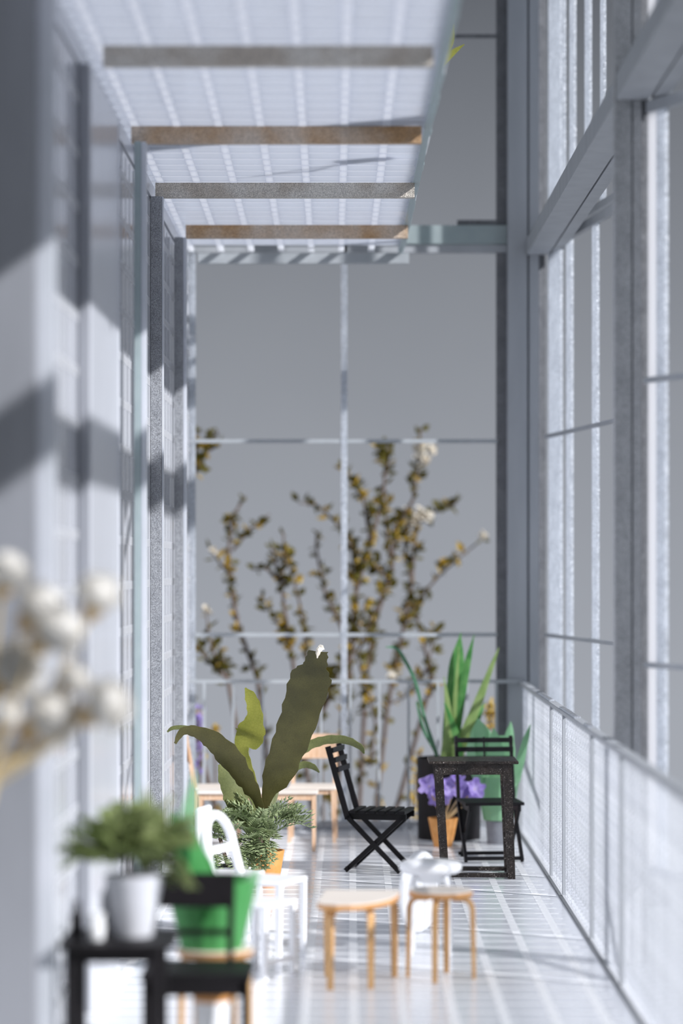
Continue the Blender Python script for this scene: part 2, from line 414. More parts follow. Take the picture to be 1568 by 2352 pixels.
# ---- far facade: posts, transoms, mullion
YB = 23.80
far = thing('window_1', (0, YB, 0), 'tall far window frame with thin crossing bars above the balustrade', 'window', kind='structure')
def s2x(px, D=YB): return (px - CX) / F * D
def s2z(py, D=YB): return H - (py - CY) / F * D
MB().box(s2x(428), s2x(448), YB, YB + .08, 0, s2z(560)).build('post', 'window_silver', far)
MB().box(s2x(783), s2x(797), YB, YB + .05, 0, s2z(560)).build('mullion', 'window_silver', far)
for py, h in ((1013, 4.5), (1458, 4.5)):
    MB().box(s2x(448), s2x(1142), YB + .005, YB + .045, s2z(py + h), s2z(py - h)).build('transom', 'fascia_grey', far)
MB().box(s2x(448), s2x(1163), YB - .02, YB + .06, s2z(560), s2z(518)).build('header_board', 'edge_glass', far)
MB().box(s2x(448), s2x(1163), YB + .0, YB + .1, s2z(580), s2z(562)).build('header_soffit_shade', 'post_plain', far)  # darker strip painted in for the shading line under the header
MB().box(s2x(1050), s2x(1142), YB - .0, YB + .06, s2z(517), s2z(505)).build('header_shadow_strip', 'post_dark', far)  # dark strip painted in for the shadow along the header top
MB().box(s2x(900), s2x(1142), YB + .01, YB + .05, s2z(86), s2z(78)).build('upper_transom', 'post_dark', far)
MB().box(s2x(1140), s2x(1165), YB + .02, YB + .10, 0, 8.6).build('side_stile', 'post_dark', far)
MB().box(s2x(448), s2x(1163), YB - .01, YB + .1, 0, .07).build('sill', 'post_plain', far)
# balustrade in front of it
bal = thing('balustrade', (0, 23.68, 0), 'thin grey metal balustrade across the far window', 'railing', kind='structure')
YR = 23.66
MB().box(s2x(432, YR), s2x(1200, YR), YR - .02, YR + .02, s2z(1569, YR), s2z(1561, YR)).build('handrail', 'fascia_grey', bal)
MB().box(s2x(432, YR), s2x(1200, YR), YR - .02, YR + .02, s2z(1898, YR), s2z(1888, YR)).build('bottom_rail', 'post_plain', bal)
src = MB().box(-.012, .012, YR - .012, YR + .012, .045, s2z(1569, YR)).build('baluster', 'fascia_grey', bal)
src.location = (s2x(469, YR), -.02, 0)
for k in range(1, 11): copy_part(src, bal, (s2x(469 + 67.0 * k, YR), -.02, 0))

# ---- right side: corner post, parapet, second post, beam, opened window leaves
trim([('face_board', s2x(1164), s2x(1209), YB - .10, YB + .04, 0, 8.8, 'post_plain'), ('groove', s2x(1209), s2x(1213), YB - .05, YB + .03, 0, 8.8, 'dark_joint'),
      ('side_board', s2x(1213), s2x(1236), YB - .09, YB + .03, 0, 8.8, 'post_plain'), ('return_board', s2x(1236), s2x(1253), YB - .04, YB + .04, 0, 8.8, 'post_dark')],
     'grey corner post where the parapet meets the far window')
DB = 15.70
def bx(px): return (px - CX) / F * DB
trim([('face_board', bx(1411), bx(1450), DB, DB + .10, 0, 8.0, 'post_speckle'), ('groove', bx(1450), bx(1453), DB + .02, DB + .09, 0, 8.0, 'dark_joint'),
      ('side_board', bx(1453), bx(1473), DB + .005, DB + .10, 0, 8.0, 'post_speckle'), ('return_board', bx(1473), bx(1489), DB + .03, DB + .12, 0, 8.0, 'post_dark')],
     'broad grey post rising behind the parapet at the right')
ntrim[0] += 1
fb = thing('trim_%d' % ntrim[0], (1.6, 16, H + 2.8), 'long grey beam running over the right hand window openings', 'beam', kind='structure')
def beamseg(nm, x0, x1, zlo, zhi, m):
    b = MB()
    for ya, yb, za, zb in ((9.5, 15.69, .0, .0), (15.83, 23.68, .0, .02)):
        b.add([(x0, ya, zlo + za), (x1, ya, zlo + za), (x1, ya, zhi + za), (x0, ya, zhi + za), (x0, yb, zlo + zb), (x1, yb, zlo + zb), (x1, yb, zhi + zb), (x0, yb, zhi + zb)],
              [(0, 1, 2, 3), (4, 7, 6, 5), (0, 4, 5, 1), (1, 5, 6, 2), (2, 6, 7, 3), (3, 7, 4, 0)])
    b.build(nm, m, fb)
beamseg('inner_board', 1.595, 1.79, H + 2.80, H + 2.95, 'post_plain')
beamseg('groove', 1.79, 1.805, H + 2.83, H + 2.93, 'dark_joint')
beamseg('outer_board', 1.805, 1.90, H + 2.80, H + 2.95, 'post_plain')

def window_leaf(n, label, X1, D1, X2, D2, z0, z1, boards, bars, front=()):
    w = thing('window_%d' % n, (X1, D1, z0), label, 'window', kind='structure')
    p1 = Vector((X1, D1, 0)); d = (Vector((X2, D2, 0)) - p1); L = d.length; d.normalize(); nrm = Vector((d.y, -d.x, 0))
    def board(nm, u0, u1, m, th=.024):               # an upright board lying in the plane of the leaf
        a, b = p1 + d * u0, p1 + d * u1; q = nrm * th / 2
        MB().prism([(v.x, v.y) for v in (a - q, b - q, b + q, a + q)], z0, z1).build(nm, m, w)
    for nm, u0, u1, m in boards: board(nm, u0, u1, m)
    for nm, x0, x1, y0, y1, m in front: MB().box(x0, x1, y0, y1, z0, z1, .003).build(nm, m, w)
    a = p1; b = p1 + d * L; off = nrm * .03
    for z in bars: MB().bar((a.x + off.x, a.y + off.y, z), (b.x + off.x, b.y + off.y, z), .03, .034).build('transom', 'post_plain', w)
    MB().bar((a.x, a.y, z1 + .035), (b.x, b.y, z1 + .035), .05, .07).build('top_rail', 'post_plain', w)
    MB().bar((a.x, a.y, z0 - .03), (b.x, b.y, z0 - .03), .05, .06).build('bottom_rail', 'post_plain', w)
    return w
WS = 'window_silver'
window_leaf(2, 'opened window leaf with silver bars between the two right hand posts', 1.80, 23.66, 2.17, 21.0, .9, H + 2.86,
            [('stile', 0, .50, WS), ('mullion', .73, .93, WS), ('mullion', 1.72, 1.90, WS)], [H + 295 / 252., H - 160 / 252. + .01])
window_leaf(3, 'opened window leaf at the right edge of the frame with a bright stile', 1.795, 15.69, 2.28, 14.67, .6, H + 2.72,
            [('edge_board', .0, .095, 'bright_strip'), ('stile', .10, .19, WS)], [H + 424 / 381., H - 226 / 381.])
window_leaf(4, 'upper storey window leaf with close silver bars above the long beam', 1.80, 23.66, 2.17, 21.0, H + 3.02, 8.4,
            [('stile', 0, .50, WS), ('mullion', .58, .64, WS), ('mullion', .86, 1.04, WS), ('mullion', 1.45, 1.63, WS), ('mullion', 2.02, 2.14, WS)], [])
window_leaf(5, 'upper storey window leaf at the top right corner of the frame', 1.795, 15.69, 2.28, 14.67, H + 3.02, 8.0,
            [('edge_board', .0, .08, 'bright_strip'), ('stile', .09, .30, WS)], [])

# parapet
PX = 1.545
par = thing('wall_right', (0, 0, 0), 'low silver glitter parapet of upright boards on the right', 'wall', kind='structure')
hp = s2z(1571, YR) - .005
random.seed(11)
yy = 10.45; k = 0
srcs = []
for wd in (.150,):
    srcs.append(MB().box(PX, PX + .012, 0, wd - .01, .02, hp).build('parapet_board', 'parapet_silver', par))
first = True
joints = (14.85, 16.72, 18.85, 20.10)
while yy < 23.5:
    jit = random.random() * .004
    if any(abs(yy + .08 - j) < .085 for j in joints):
        MB().box(PX - .012, PX + .012, yy + .03, yy + .10, .02, hp).build('joint_batten', 'post_plain', par)
    elif first: srcs[0].location = (jit, yy, 0); first = False
    else: copy_part(srcs[0], par, (jit, yy, 0))
    yy += .168
jsrc = None; yy = 10.45
while yy < 23.4:
    if not any(abs(yy + .08 - j) < .085 for j in joints):
        if jsrc is None: jsrc = MB().box(PX + .004, PX + .012, .142, .166, .02, hp).build('joint_strip', 'joint_film', par); jsrc.location = (0, yy, 0)
        else: copy_part(jsrc, par, (0, yy, 0))
    yy += .168
MB().box(PX - .022, PX + .045, 10.4, 23.68, hp, hp + .03, .004).build('handrail', 'post_plain', par)
for a, b in ((20.2, 21.6), (17.9, 19.2), (16.9, 17.2)):
    MB().box(PX - .012, PX + .03, a, b, hp + .03, hp + .042, .004).build('glue_bead', 'window_silver', par)

# ================================================================== FURNITURE
def folding_chair(name, x, y, yaw, width, label, mid=False):
    t = thing(name, (x, y, 0), label, 'chair', 'black slatted folding chairs')
    M = place(x, y, 0, yaw); h = width / 2; m = 'black_paint'
    for sgn in (-1, 1):
        yo = sgn * h; yi = sgn * (h - .03)
        MB(M).bar((-.375, yo, .985), (-.215, yo, .42), .026, .042, up=(1, 0, 0)).bar((-.222, yo, .44), (.20, yo, .012), .026, .036, up=(1, 0, 0)).build('leg', m, t)
        MB(M).bar((.235, yi, .455), (-.24, yi, .012), .024, .036, up=(1, 0, 0)).build('leg', m, t)
        MB(M).box(-.215, .245, yi - .012, yi + .012, .415, .462).build('seat_rail', m, t)
    for k in range(6):
        x0 = -.205 + k * .078
        MB(M).box(x0, x0 + .055, -h - .012, h + .012, .462, .488, .004).build('seat_slat', m, t)
    for k in range(3):
        z = .955 - k * .075; xx = -.367 + (.985 - z) * .283
        MB(M).bar((xx + .022, -h - .012, z), (xx + .022, h + .012, z), .016, .040).build('back_slat', m, t)
    if mid: MB(M).bar((-.355, 0, .98), (-.30, 0, .79), .012, .02, up=(1, 0, 0)).build('back_post', m, t)
    MB(M).bar((-.225, -h, .03), (-.225, h, .03), .022, .03).build('foot_bar', m, t)
    MB(M).bar((.185, -h, .03), (.185, h, .03), .022, .03).build('foot_bar', m, t)
    return t
folding_chair('folding_chair', (872 - CX) / 292., 20.60, -12, .40, 'black slatted folding chair seen side-on left of the black table')
folding_chair('folding_chair', (1128 - CX) / 283., 21.35, -84, .46, 'black slatted folding chair standing behind the black table', mid=True)

# black table
tx0, tx1, ty0, ty1, tz = .60, 1.285, 20.02, 20.50, .905
tb = thing('black_table', ((tx0 + tx1) / 2, (ty0 + ty1) / 2, 0), 'black speckled narrow table with tapered legs before the folding chair', 'table')
MB().box(tx0, tx1, ty0 - .03, ty1, tz - .022, tz, .004).build('tabletop', 'table_black', tb)
MB().box(.645, 1.235, ty0, ty0 + .03, tz - .105, tz - .022).build('apron', 'table_black', tb)
MB().box(.645, 1.235, ty1 - .05, ty1 - .02, tz - .08, tz - .022).build('apron', 'table_black', tb)
for xa, xb, xc, xd in ((.645, .705, .705, .755), (1.165, 1.235, 1.205, 1.262)):
    for yy_ in (ty0 - .004, ty1 - .046):
        zt = tz - .024
        MB().add([(xc, yy_, 0), (xd, yy_, 0), (xd, yy_ + .03, 0), (xc, yy_ + .03, 0), (xa, yy_, zt), (xb, yy_, zt), (xb, yy_ + .03, zt), (xa, yy_ + .03, zt)],
                 [(3, 2, 1, 0), (4, 5, 6, 7), (0, 1, 5, 4), (1, 2, 6, 5), (2, 3, 7, 6), (3, 0, 4, 7)]).build('leg', 'table_black', tb)
MB().box(.75, 1.21, ty0 + .003, ty0 + .027, .012, .046).build('foot_rail', 'table_black', tb)
MB().box(.75, 1.21, ty1 - .047, ty1 - .023, .012, .046).build('foot_rail', 'table_black', tb)
MB().box(1.215, 1.245, ty0 + .03, ty1 - .05, .012, .046).build('foot_rail', 'table_black', tb)

def bent_leg(M, kx, ky, zt, cx, cy, w=.036, m='birch_leg', t=None, out=.0):
    # an L-shaped bentwood leg: flat under the seat, then bending down
    d = Vector((kx - cx, ky - cy, 0)); L = d.length; d.normalize(); tan = Vector((-d.y, d.x, 0))
    pts = [Vector((kx, ky, 0)) - d * .11 + Vector((0, 0, zt - .014)), Vector((kx, ky, 0)) - d * .05 + Vector((0, 0, zt - .014))]
    for a in (25, 50, 75): pts.append(Vector((kx, ky, 0)) - d * .05 + d * (.05 * math.sin(R(a))) + Vector((0, 0, zt - .014 - .05 * (1 - math.cos(R(a))))))
    pts += [Vector((kx, ky, zt - .075)) + d * out * .3, Vector((kx, ky, 0)) + d * out]
    b = MB(M); vs_ = []; fs_ = []
    for i, p in enumerate(pts):
        tg = (pts[min(i + 1, len(pts) - 1)] - pts[max(i - 1, 0)]).normalized(); n = tan.cross(tg).normalized()
        ww = w * (1 if i < len(pts) - 1 else .8); th = .026 * (1 if i < len(pts) - 1 else .75)
        vs_ += [p + tan * (a * ww / 2) + n * (c * th / 2) for a, c in ((-1, -1), (1, -1), (1, 1), (-1, 1))]
    for i in range(len(pts) - 1):
        for k in range(4): fs_.append((4 * i + k, 4 * i + (k + 1) % 4, 4 * i + 4 + (k + 1) % 4, 4 * i + 4 + k))
    fs_ += [(3, 2, 1, 0), tuple(4 * (len(pts) - 1) + k for k in range(4))]
    b.add(vs_, fs_).build('leg', m, t)
def round_stool(x, y, yaw, r, hgt, label, side=.13):
    t = thing('wooden_stool', (x, y, 0), label, 'stool', 'birch bentwood stools')
    M = place(x, y, 0, yaw)
    MB(M).lathe([(r - .006, hgt - .038), (r, hgt - .032), (r, hgt - .006)], n=40).build('seat_edge', 'birch_edge', t, True)
    MB(M).lathe([(r, hgt - .006), (r - .003, hgt), (.001, hgt)], n=40).build('seat', 'birch_sunlit_top', t, True)
    for a, b in ((1, 1), (1, -1), (-1, 1), (-1, -1)): bent_leg(M, a * side, b * side, hgt - .038, 0, 0, t=t, out=.012)
round_stool(.525, 15.22, 33, .187, .515, 'round birch stool right of the half-round stool')
round_stool(-.675, 13.02, 20, .19, .50, 'birch stool carrying the green planter behind the black chair')
# half-round stool
t = thing('wooden_stool', (.04, 15.0, 0), 'half-round birch stool in the middle of the floor', 'stool', 'birch bentwood stools')
poly = [(-.15, 15.33), (-.185, 14.86), (-.19, 14.76), (-.16, 14.685), (-.08, 14.655), (0, 14.66), (.08, 14.70), (.16, 14.79), (.23, 14.93), (.27, 15.08), (.285, 15.22), (.285, 15.33)]
MB().prism(poly, .465, .493).build('seat_edge', 'birch_edge', t)
MB().prism([(x * .985 + .001, 15 + (y - 15) * .985) for x, y in poly], .493, .50).build('seat', 'birch_sunlit_top', t)
for kx, ky in ((-.135, 15.27), (-.115, 14.79), (.115, 14.83), (.255, 15.25)): bent_leg(None, kx, ky, .465, .05, 15.02, .04, t=t)

# white arched chair, facing right
def white_chair(x, y, yaw):
    t = thing('arched_chair', (x, y, 0), 'white chair with an arched tube back beside the fern', 'chair')
    M = place(x, y, 0, yaw); m = 'white_plastic'; h = .19
    pts = [(-.22, -h, .47)]
    for a in range(0, 181, 15): pts.append((-.27 - .04 * math.sin(R(a)), -h * math.cos(R(a)), .65 + .20 * math.sin(R(a))))
    pts.append((-.22, h, .47))
    MB(M).tube(pts, .030, 10).build('back_arch', m, t, True)
    MB(M).bar((-.262, -h, .645), (-.262, h, .645), .03, .045).build('back_rail', m, t)
    MB(M).box(-.24, .24, -h - .01, h + .01, .445, .475, .008).build('seat', m, t)
    for a in (-1, 1):
        for b in (-1, 1): MB(M).bar((a * .215, b * (h - .008), .45), (a * .215, b * (h - .008), 0), .036, .036, up=(1, 0, 0), w1=.03, h1=.03).build('leg', m, t)
        MB(M).bar((-.21, a * (h - .008), .10), (.21, a * (h - .008), .10), .022, .022).build('stretcher', m, t)
white_chair(-.565, 16.15, -23)
t = thing('white_backboard_chair', (-.77, 16.80, 0), 'white slab-backed chair half hidden left of the arched chair', 'chair')
M = place(-.77, 16.8, 0, -14)
MB(M).box(-.20, -.165, -.13, .13, .40, .85, .012).build('backrest', 'white_plastic', t)
MB(M).box(-.20, .18, -.17, .17, .40, .43, .008).build('seat', 'white_plastic', t)
for a in (-.17, .15):
    for b in (-.14, .14): MB(M).bar((a, b, .40), (a, b, 0), .03, .03, up=(1, 0, 0)).build('leg', 'white_plastic', t)
# white low stool with loop legs
t = thing('white_stool', (-.52, 15.38, 0), 'white square stool in front of the arched chair', 'stool')
M = place(-.535, 15.36, 0, -32)
MB(M).box(-.16, .16, -.17, .17, .405, .435, .01).build('seat', 'white_plastic', t)
for a in (-.135, .135):
    for b in (-.15, .15): MB(M).bar((a, b, .41), (a, b, 0), .034, .034, up=(1, 0, 0)).build('leg', 'white_plastic', t)
    MB(M).bar((a, -.15, .09), (a, .15, .09), .022, .022).build('stretcher', 'white_plastic', t)

# white round stool and the white disc leaning behind it
t = thing('white_round_stool', (.50, 16.2, 0), 'white round stool with a thick rounded seat behind the birch stool', 'stool')
cz = H - 690 / 370.
MB().lathe([(.12, -.04), (.17, -.036), (.19, -.02), (.196, 0), (.19, .02), (.17, .034), (.10, .04), (.001, .041)], (.495, 16.2, cz), 36).build('seat', 'white_plastic', t, True)
MB().lathe([(.055, -.10), (.10, -.085), (.12, -.04)], (.495, 16.2, cz), 24).build('seat_hub', 'white_plastic', t, True)
for a in (40, 130, 220, 310):
    c, s = math.cos(R(a)), math.sin(R(a))
    MB().tube([(.495 + .07 * c, 16.2 + .07 * s, cz - .05), (.495 + .14 * c, 16.2 + .14 * s, cz - .06), (.495 + .155 * c, 16.2 + .155 * s, cz - .11), (.495 + .165 * c, 16.2 + .165 * s, 0)], .018, 8).build('leg', 'white_plastic', t, True)
t = thing('white_disc_table', (.45, 17.1, 0), 'white round tabletop standing on edge behind the white round stool', 'tabletop')
M = Matrix.Translation((.452, 17.1, .268)) @ Matrix.Rotation(R(-31), 4, 'Z') @ Matrix.Rotation(R(90), 4, 'Y')
MB(M).lathe([(.001, -.016), (.25, -.016), (.266, -.008), (.268, .0), (.266, .008), (.25, .016), (.001, .016)], n=48).build('disc', 'white_plastic', t, True)
MB(M).lathe([(.05, -.05), (.09, -.04), (.10, -.016)], n=24).build('mounting_boss', 'white_plastic', t, True)

# wooden chairs and bench at the far end
def wood_chair(x, y, yaw, label):
    t = thing('wooden_chair', (x, y, 0), label, 'chair', 'beech chairs at the far end')
    M = place(x, y, 0, yaw); m = 'beech'
    MB(M).box(-.20, .21, -.21, .21, .455, .485, .008).build('seat', 'birch_sunlit_top', t)
    MB(M).box(-.19, .19, -.195, .195, .42, .455).build('seat_frame', m, t)
    for b in (-1, 1):
        MB(M).bar((.185, b * .185, .455), (.195, b * .195, 0), .038, .038, up=(1, 0, 0), w1=.028, h1=.028).build('leg', m, t)
        MB(M).bar((-.185, b * .185, .455), (-.20, b * .195, 0), .038, .038, up=(1, 0, 0), w1=.028, h1=.028).bar((-.185, b * .185, .455), (-.245, b * .185, .80), .034, .034, up=(1, 0, 0)).build('leg', m, t)
    b = MB(M); n = 8; vs_ = []
    for k in range(n + 1):
        yy_ = -.215 + .43 * k / n; xx = -.232 - .03 * (1 - (2 * k / n - 1) ** 2)
        for dx in (0, .016):
            for dz in (.70, .915): vs_.append((xx + dx - (dz - .70) * .15, yy_, dz))
    fs_ = []
    for k in range(n):
        i = 4 * k
        fs_ += [(i, i + 4, i + 5, i + 1), (i + 2, i + 3, i + 7, i + 6), (i + 1, i + 5, i + 7, i + 3), (i, i + 2, i + 6, i + 4)]
    fs_ += [(0, 1, 3, 2), (4 * n, 4 * n + 2, 4 * n + 3, 4 * n + 1)]
    b.add(vs_, fs_).build('backrest', 'beech', t)
wood_chair(-1.17, 22.78, 4, 'beech chair seen edge-on beside the far left post')
wood_chair(-.33, 22.85, -92, 'beech chair facing forward behind the big leaves')
t = thing('wooden_bench', (-.78, 22.12, 0), 'long pale wooden bench behind the big-leaved plant', 'bench')
MB().box(-1.30, -.275, 21.95, 22.29, .48, .508, .006).build('seat', 'birch_sunlit_top', t)
MB().box(-1.28, -.295, 21.97, 22.0, .43, .48).build('seat_rail', 'beech', t)
MB().box(-1.28, -.295, 22.24, 22.27, .43, .48).build('seat_rail', 'beech', t)
for a in (-1.265, -.31):
    for b in (21.985, 22.255): MB().bar((a, b, .48), (a, b, 0), .036, .036, up=(1, 0, 0), w1=.028, h1=.028).build('leg', 'beech', t)

# near table (dark) and near black chair, both far out of focus
t = thing('dark_table', (-1.06, 11.85, 0), 'dark blurred table with pots in the near left corner', 'table')
rt = MB(); pl = []
for cx_, cy_, a0 in ((-.88, 12.05, 0), (-1.26, 12.08, 90), (-1.26, 11.62, 180), (-.88, 11.68, 270)):
    rr_ = .09 if cx_ > -1 else .04
    for a in range(a0, a0 + 91, 15): pl.append((cx_ + rr_ * math.cos(R(a)), cy_ + rr_ * math.sin(R(a))))
rt.prism(pl, .695, .72).build('tabletop', 'charcoal', t)
MB().box(-1.25, -.85, 11.64, 11.66, .63, .695).build('apron', 'charcoal', t)
MB().box(-1.25, -.85, 12.04, 12.06, .63, .695).build('apron', 'charcoal', t)
for a in (-1.245, -.87):
    for b in (11.65, 12.05): MB().bar((a, b, .70), (a, b, 0), .05, .05, up=(1, 0, 0)).build('leg', 'charcoal', t)
t = thing('black_chair', (-.72, 12.45, 0), 'black blurred chair in front of the green planter', 'chair')
x0, x1, y0, y1 = -.985, -.465, 12.22, 12.68
MB().box(x0, x1, y0, y1, .455, .49, .006).build('seat', 'charcoal', t)
MB().box(x0 + .02, x1 - .02, y0 + .01, y0 + .035, .385, .455).build('seat_rail', 'charcoal', t)
MB().box(x0 + .02, x1 - .02, y1 - .04, y1 - .015, .385, .455).build('seat_rail', 'charcoal', t)
for a in (x0 + .03, x1 - .03): 
    MB().bar((a, y0 + .03, .46), (a, y0 + .03, 0), .04, .04, up=(1, 0, 0)).build('leg', 'charcoal', t)
for a in (x0 + .03, -.585):
    MB().bar((a, y1 - .02, .46), (a, y1 - .02, 0), .038, .04, up=(1, 0, 0)).bar((a, y1 - .02, .44), (a + .005, y1 + .08, .90), .028, .032, up=(1, 0, 0)).build('leg', 'charcoal', t)
MB().bar((x0 + .0, y1 + .055, .82), (-.572, y1 + .055, .82), .022, .165).build('backrest', 'charcoal', t)
MB().bar((x0 + .0, y1 + .02, .62), (-.572, y1 + .02, .62), .018, .03).build('back_slat', 'charcoal', t)

# ================================================================== POTS AND PLANTS
def pot(name, x, y, z, r0, r1, h, mat, label, cat='pot', soil=True, n=28, fill=None, parent=None):
    if parent is None: parent = thing(name, (x, y, z), label, cat)
    MB().lathe([(r0, 0), (r1, h), (r1 - .012, h), (r0 - .006, .02), (.001, .02)], (x, y, z), n).build('pot', mat, parent, True)
    if soil: MB().lathe([((r0 + r1) / 2 - .004, h * .8), (.001, h * .84)], (x, y, z), n).build('soil', 'soil', parent, True)
    return parent

# --- big-leaved plant in the terracotta pot
D0 = 19.55
bp = P(612, 2030, D0)
big = pot('leafy_pot_plant', bp.x, D0, 0, .088, .135, .275, 'terracotta', 'tall plant with broad dark leaves and ferny skirt in an orange pot', 'plant')
def px_leaf(parent, pts, ws, mat, D=D0, name='leaf', **kw):
    P3 = [P(p[0], p[1], p[2] if len(p) > 2 else D) for p in pts]
    sc = D / F
    return MB().leaf(P3, [w * sc for w in ws], **kw).build(name, mat, parent, True)
px_leaf(big, [(607, 1985, 19.55), (609, 1850, 19.5), (643, 1768, 19.42), (682, 1664, 19.3), (712, 1565, 19.15), (724, 1528, 19.07), (730, 1497, 19.0)], [3, 10, 37, 43, 47, 26, 22], 'big_leaf', roll=.12, wav=.06, n=40, fold=.12)
px_leaf(big, [(728, 1510, 18.985), (729, 1494, 18.97), (738, 1487, 18.96), (733, 1496, 18.94), (728, 1512, 18.935)], [1, 4, 7, 4, 1], 'twig_cream', name='leaf_tip', wav=.2, n=20)
px_leaf(big, [(607, 1985, 19.6), (598, 1850, 19.7), (584, 1800, 19.75), (566, 1755, 19.8), (555, 1716, 19.82), (570, 1694, 19.82), (577, 1678, 19.8), (585, 1640, 19.78), (576, 1603, 19.75), (563, 1580, 19.72)], [2, 4, 8, 13, 18, 36, 33, 18, 14, 2], 'yellow_leaf', wav=.07, n=40, fold=-.1, rolls=[0, 0, -.2, -.3, -.3, -.2, 0, .1, .1, 0])
px_leaf(big, [(606, 1985, 19.5), (595, 1850, 19.42), (560, 1795, 19.36), (527, 1742, 19.3), (490, 1703, 19.26), (452, 1682, 19.24), (420, 1680, 19.22), (402, 1708, 19.2)], [3, 10, 26, 29, 23, 14, 9, 3], 'big_leaf', wav=.07, n=36, roll=-.25)
px_leaf(big, [(603, 1985, 19.55), (588, 1860, 19.5), (560, 1800, 19.45), (525, 1738, 19.42), (480, 1695, 19.4), (440, 1674, 19.4), (400, 1671, 19.4), (384, 1681, 19.4)], [2, 5, 11, 11, 9, 6, 5, 2], 'olive_leaf', wav=.05, n=30, roll=.5)
px_leaf(big, [(600, 1985, 19.45), (575, 1890, 19.36), (543, 1838, 19.3), (520, 1795, 19.28), (503, 1756, 19.26)], [3, 18, 26, 17, 3], 'olive_leaf', wav=.08, n=24, roll=.3)
px_leaf(big, [(609, 1985, 19.65), (640, 1770, 19.85), (695, 1722, 19.95), (742, 1702, 20.0), (790, 1700, 20.02), (825, 1715, 20.04), (836, 1731, 20.05)], [2, 8, 13, 12, 11, 8, 2], 'olive_leaf', wav=.08, n=30, roll=.5)
px_leaf(big, [(609, 1985, 19.7), (640, 1800, 19.9), (688, 1760, 20.0), (715, 1760, 20.02), (733, 1774, 20.04)], [2, 6, 9, 8, 2], 'olive_leaf', wav=.06, n=24, roll=.4)

# --- ferns: copies of one frond
def frond_mesh(name, mat, L=.24, pairs=6, ll=.105, lw=.014, droop=.35, ang=48):
    b = MB(); pts = []
    for k in range(9):
        u = k / 8; pts.append(Vector((0, L * u, -droop * L * u * u)))
    b.tube(pts, [.005 * (1 - .7 * k / 8) for k in range(9)], 5)
    def leaflet(p, d, l, w):
        d = d.normalized(); a = d.cross(Vector((0, 0, 1))).normalized(); nn = a.cross(d)
        b.add([p, p + d * l * .45 + a * w, p + d * l * .45 + nn * w * .5, p + d * l * .45 - a * w, p + d * l * .45 - nn * w * .35, p + d * l],
              [(0, 1, 2), (0, 2, 3), (0, 3, 4), (0, 4, 1), (5, 2, 1), (5, 3, 2), (5, 4, 3), (5, 1, 4)])
    for k in range(pairs):
        u = .18 + .76 * k / (pairs - 1); p = Vector((0, L * u, -droop * L * u * u)); l = ll * (1.05 - .55 * abs(u - .4) * 1.4)
        for sg in (-1, 1):
            d = Vector((sg * math.sin(R(ang)), math.cos(R(ang)), .25 - droop * u)); leaflet(p, d, l, lw)
            leaflet(p + d.normalized() * l * .35, Vector((sg * math.sin(R(ang + 38)), math.cos(R(ang + 38)), .2)), l * .45, lw * .8)
    leaflet(pts[-2], Vector((0, 1, -droop)), ll * .6, lw)
    me_o = b.build(name, mat, None, False, org=(0, 0, 0))
    return me_o
def frond_spray(parent, src, c, n, az0, az1, el0, el1, s0, s1, jit, used):
    o0 = ORG[parent.name]
    for k in range(n):
        az = R(random.uniform(az0, az1)); el = R(random.uniform(el0, el1)); s = random.uniform(s0, s1)
        M = Matrix.Translation(Vector(c) + Vector([random.uniform(-j, j) for j in jit]) - o0) @ Matrix.Rotation(az, 4, 'Z') @ Matrix.Rotation(el, 4, 'X') @ Matrix.Rotation(random.uniform(-.6, .6), 4, 'Y') @ Matrix.Scale(s, 4)
        if not used: src.parent = parent; src.matrix_local = M; used.append(1)
        else: copy_part(src, parent, M=M)
random.seed(21)
fern_src = frond_mesh('frond', 'fern_leaf')
D1 = 19.25
fern = big
used = []
cc = P(596, 1922, D1 + .05)
frond_spray(fern, fern_src, cc, 20, 0, 360, 5, 75, .75, 1.05, (.10, .04, .05), used)
frond_spray(fern, fern_src, P(632, 1890, D1 + .05), 13, -110, -30, 0, 60, .8, 1.1, (.05, .04, .06), used)
frond_spray(fern, fern_src, P(590, 1930, D1), 12, 120, 220, -50, 10, .75, 1.0, (.08, .03, .05), used)
frond_spray(fern, fern_src, P(580, 1945, D1), 12, 100, 220, -60, 20, .75, 1.0, (.07, .03, .07), used)
frond_spray(fern, fern_src, P(572, 1885, D1 + .05), 10, 30, 150, 10, 75, .7, .95, (.05, .04, .06), used)
MB().tube([(bp.x, D0, .2), (cc.x, cc.y, cc.z)], .016, 6).build('stem', 'bark', fern, True)
c2 = P(505, 2040, 19.1)
fern2 = pot('fern_pot', P(528, 2000, 19.1).x, 19.1, 0, .11, .135, .21, 'pot_slate', 'spiky green fern in a slate pot behind the white arched chair', 'plant')
used2 = []
fs2 = fern_src.copy(); fs2.data = fern_src.data; COL.objects.link(fs2)
frond_spray(fern2, fs2, P(498, 1912, 19.1), 26, 0, 360, 15, 80, .6, .9, (.12, .05, .08), used2)
frond_spray(fern2, fs2, P(500, 1960, 19.05), 14, 110, 250, -40, 25, .6, .85, (.13, .04, .05), used2)
MB().tube([(P(528, 2000, 19.1).x, 19.1, .15), tuple(P(505, 1925, 19.1))], .014, 6).build('stem', 'bark', fern2, True)

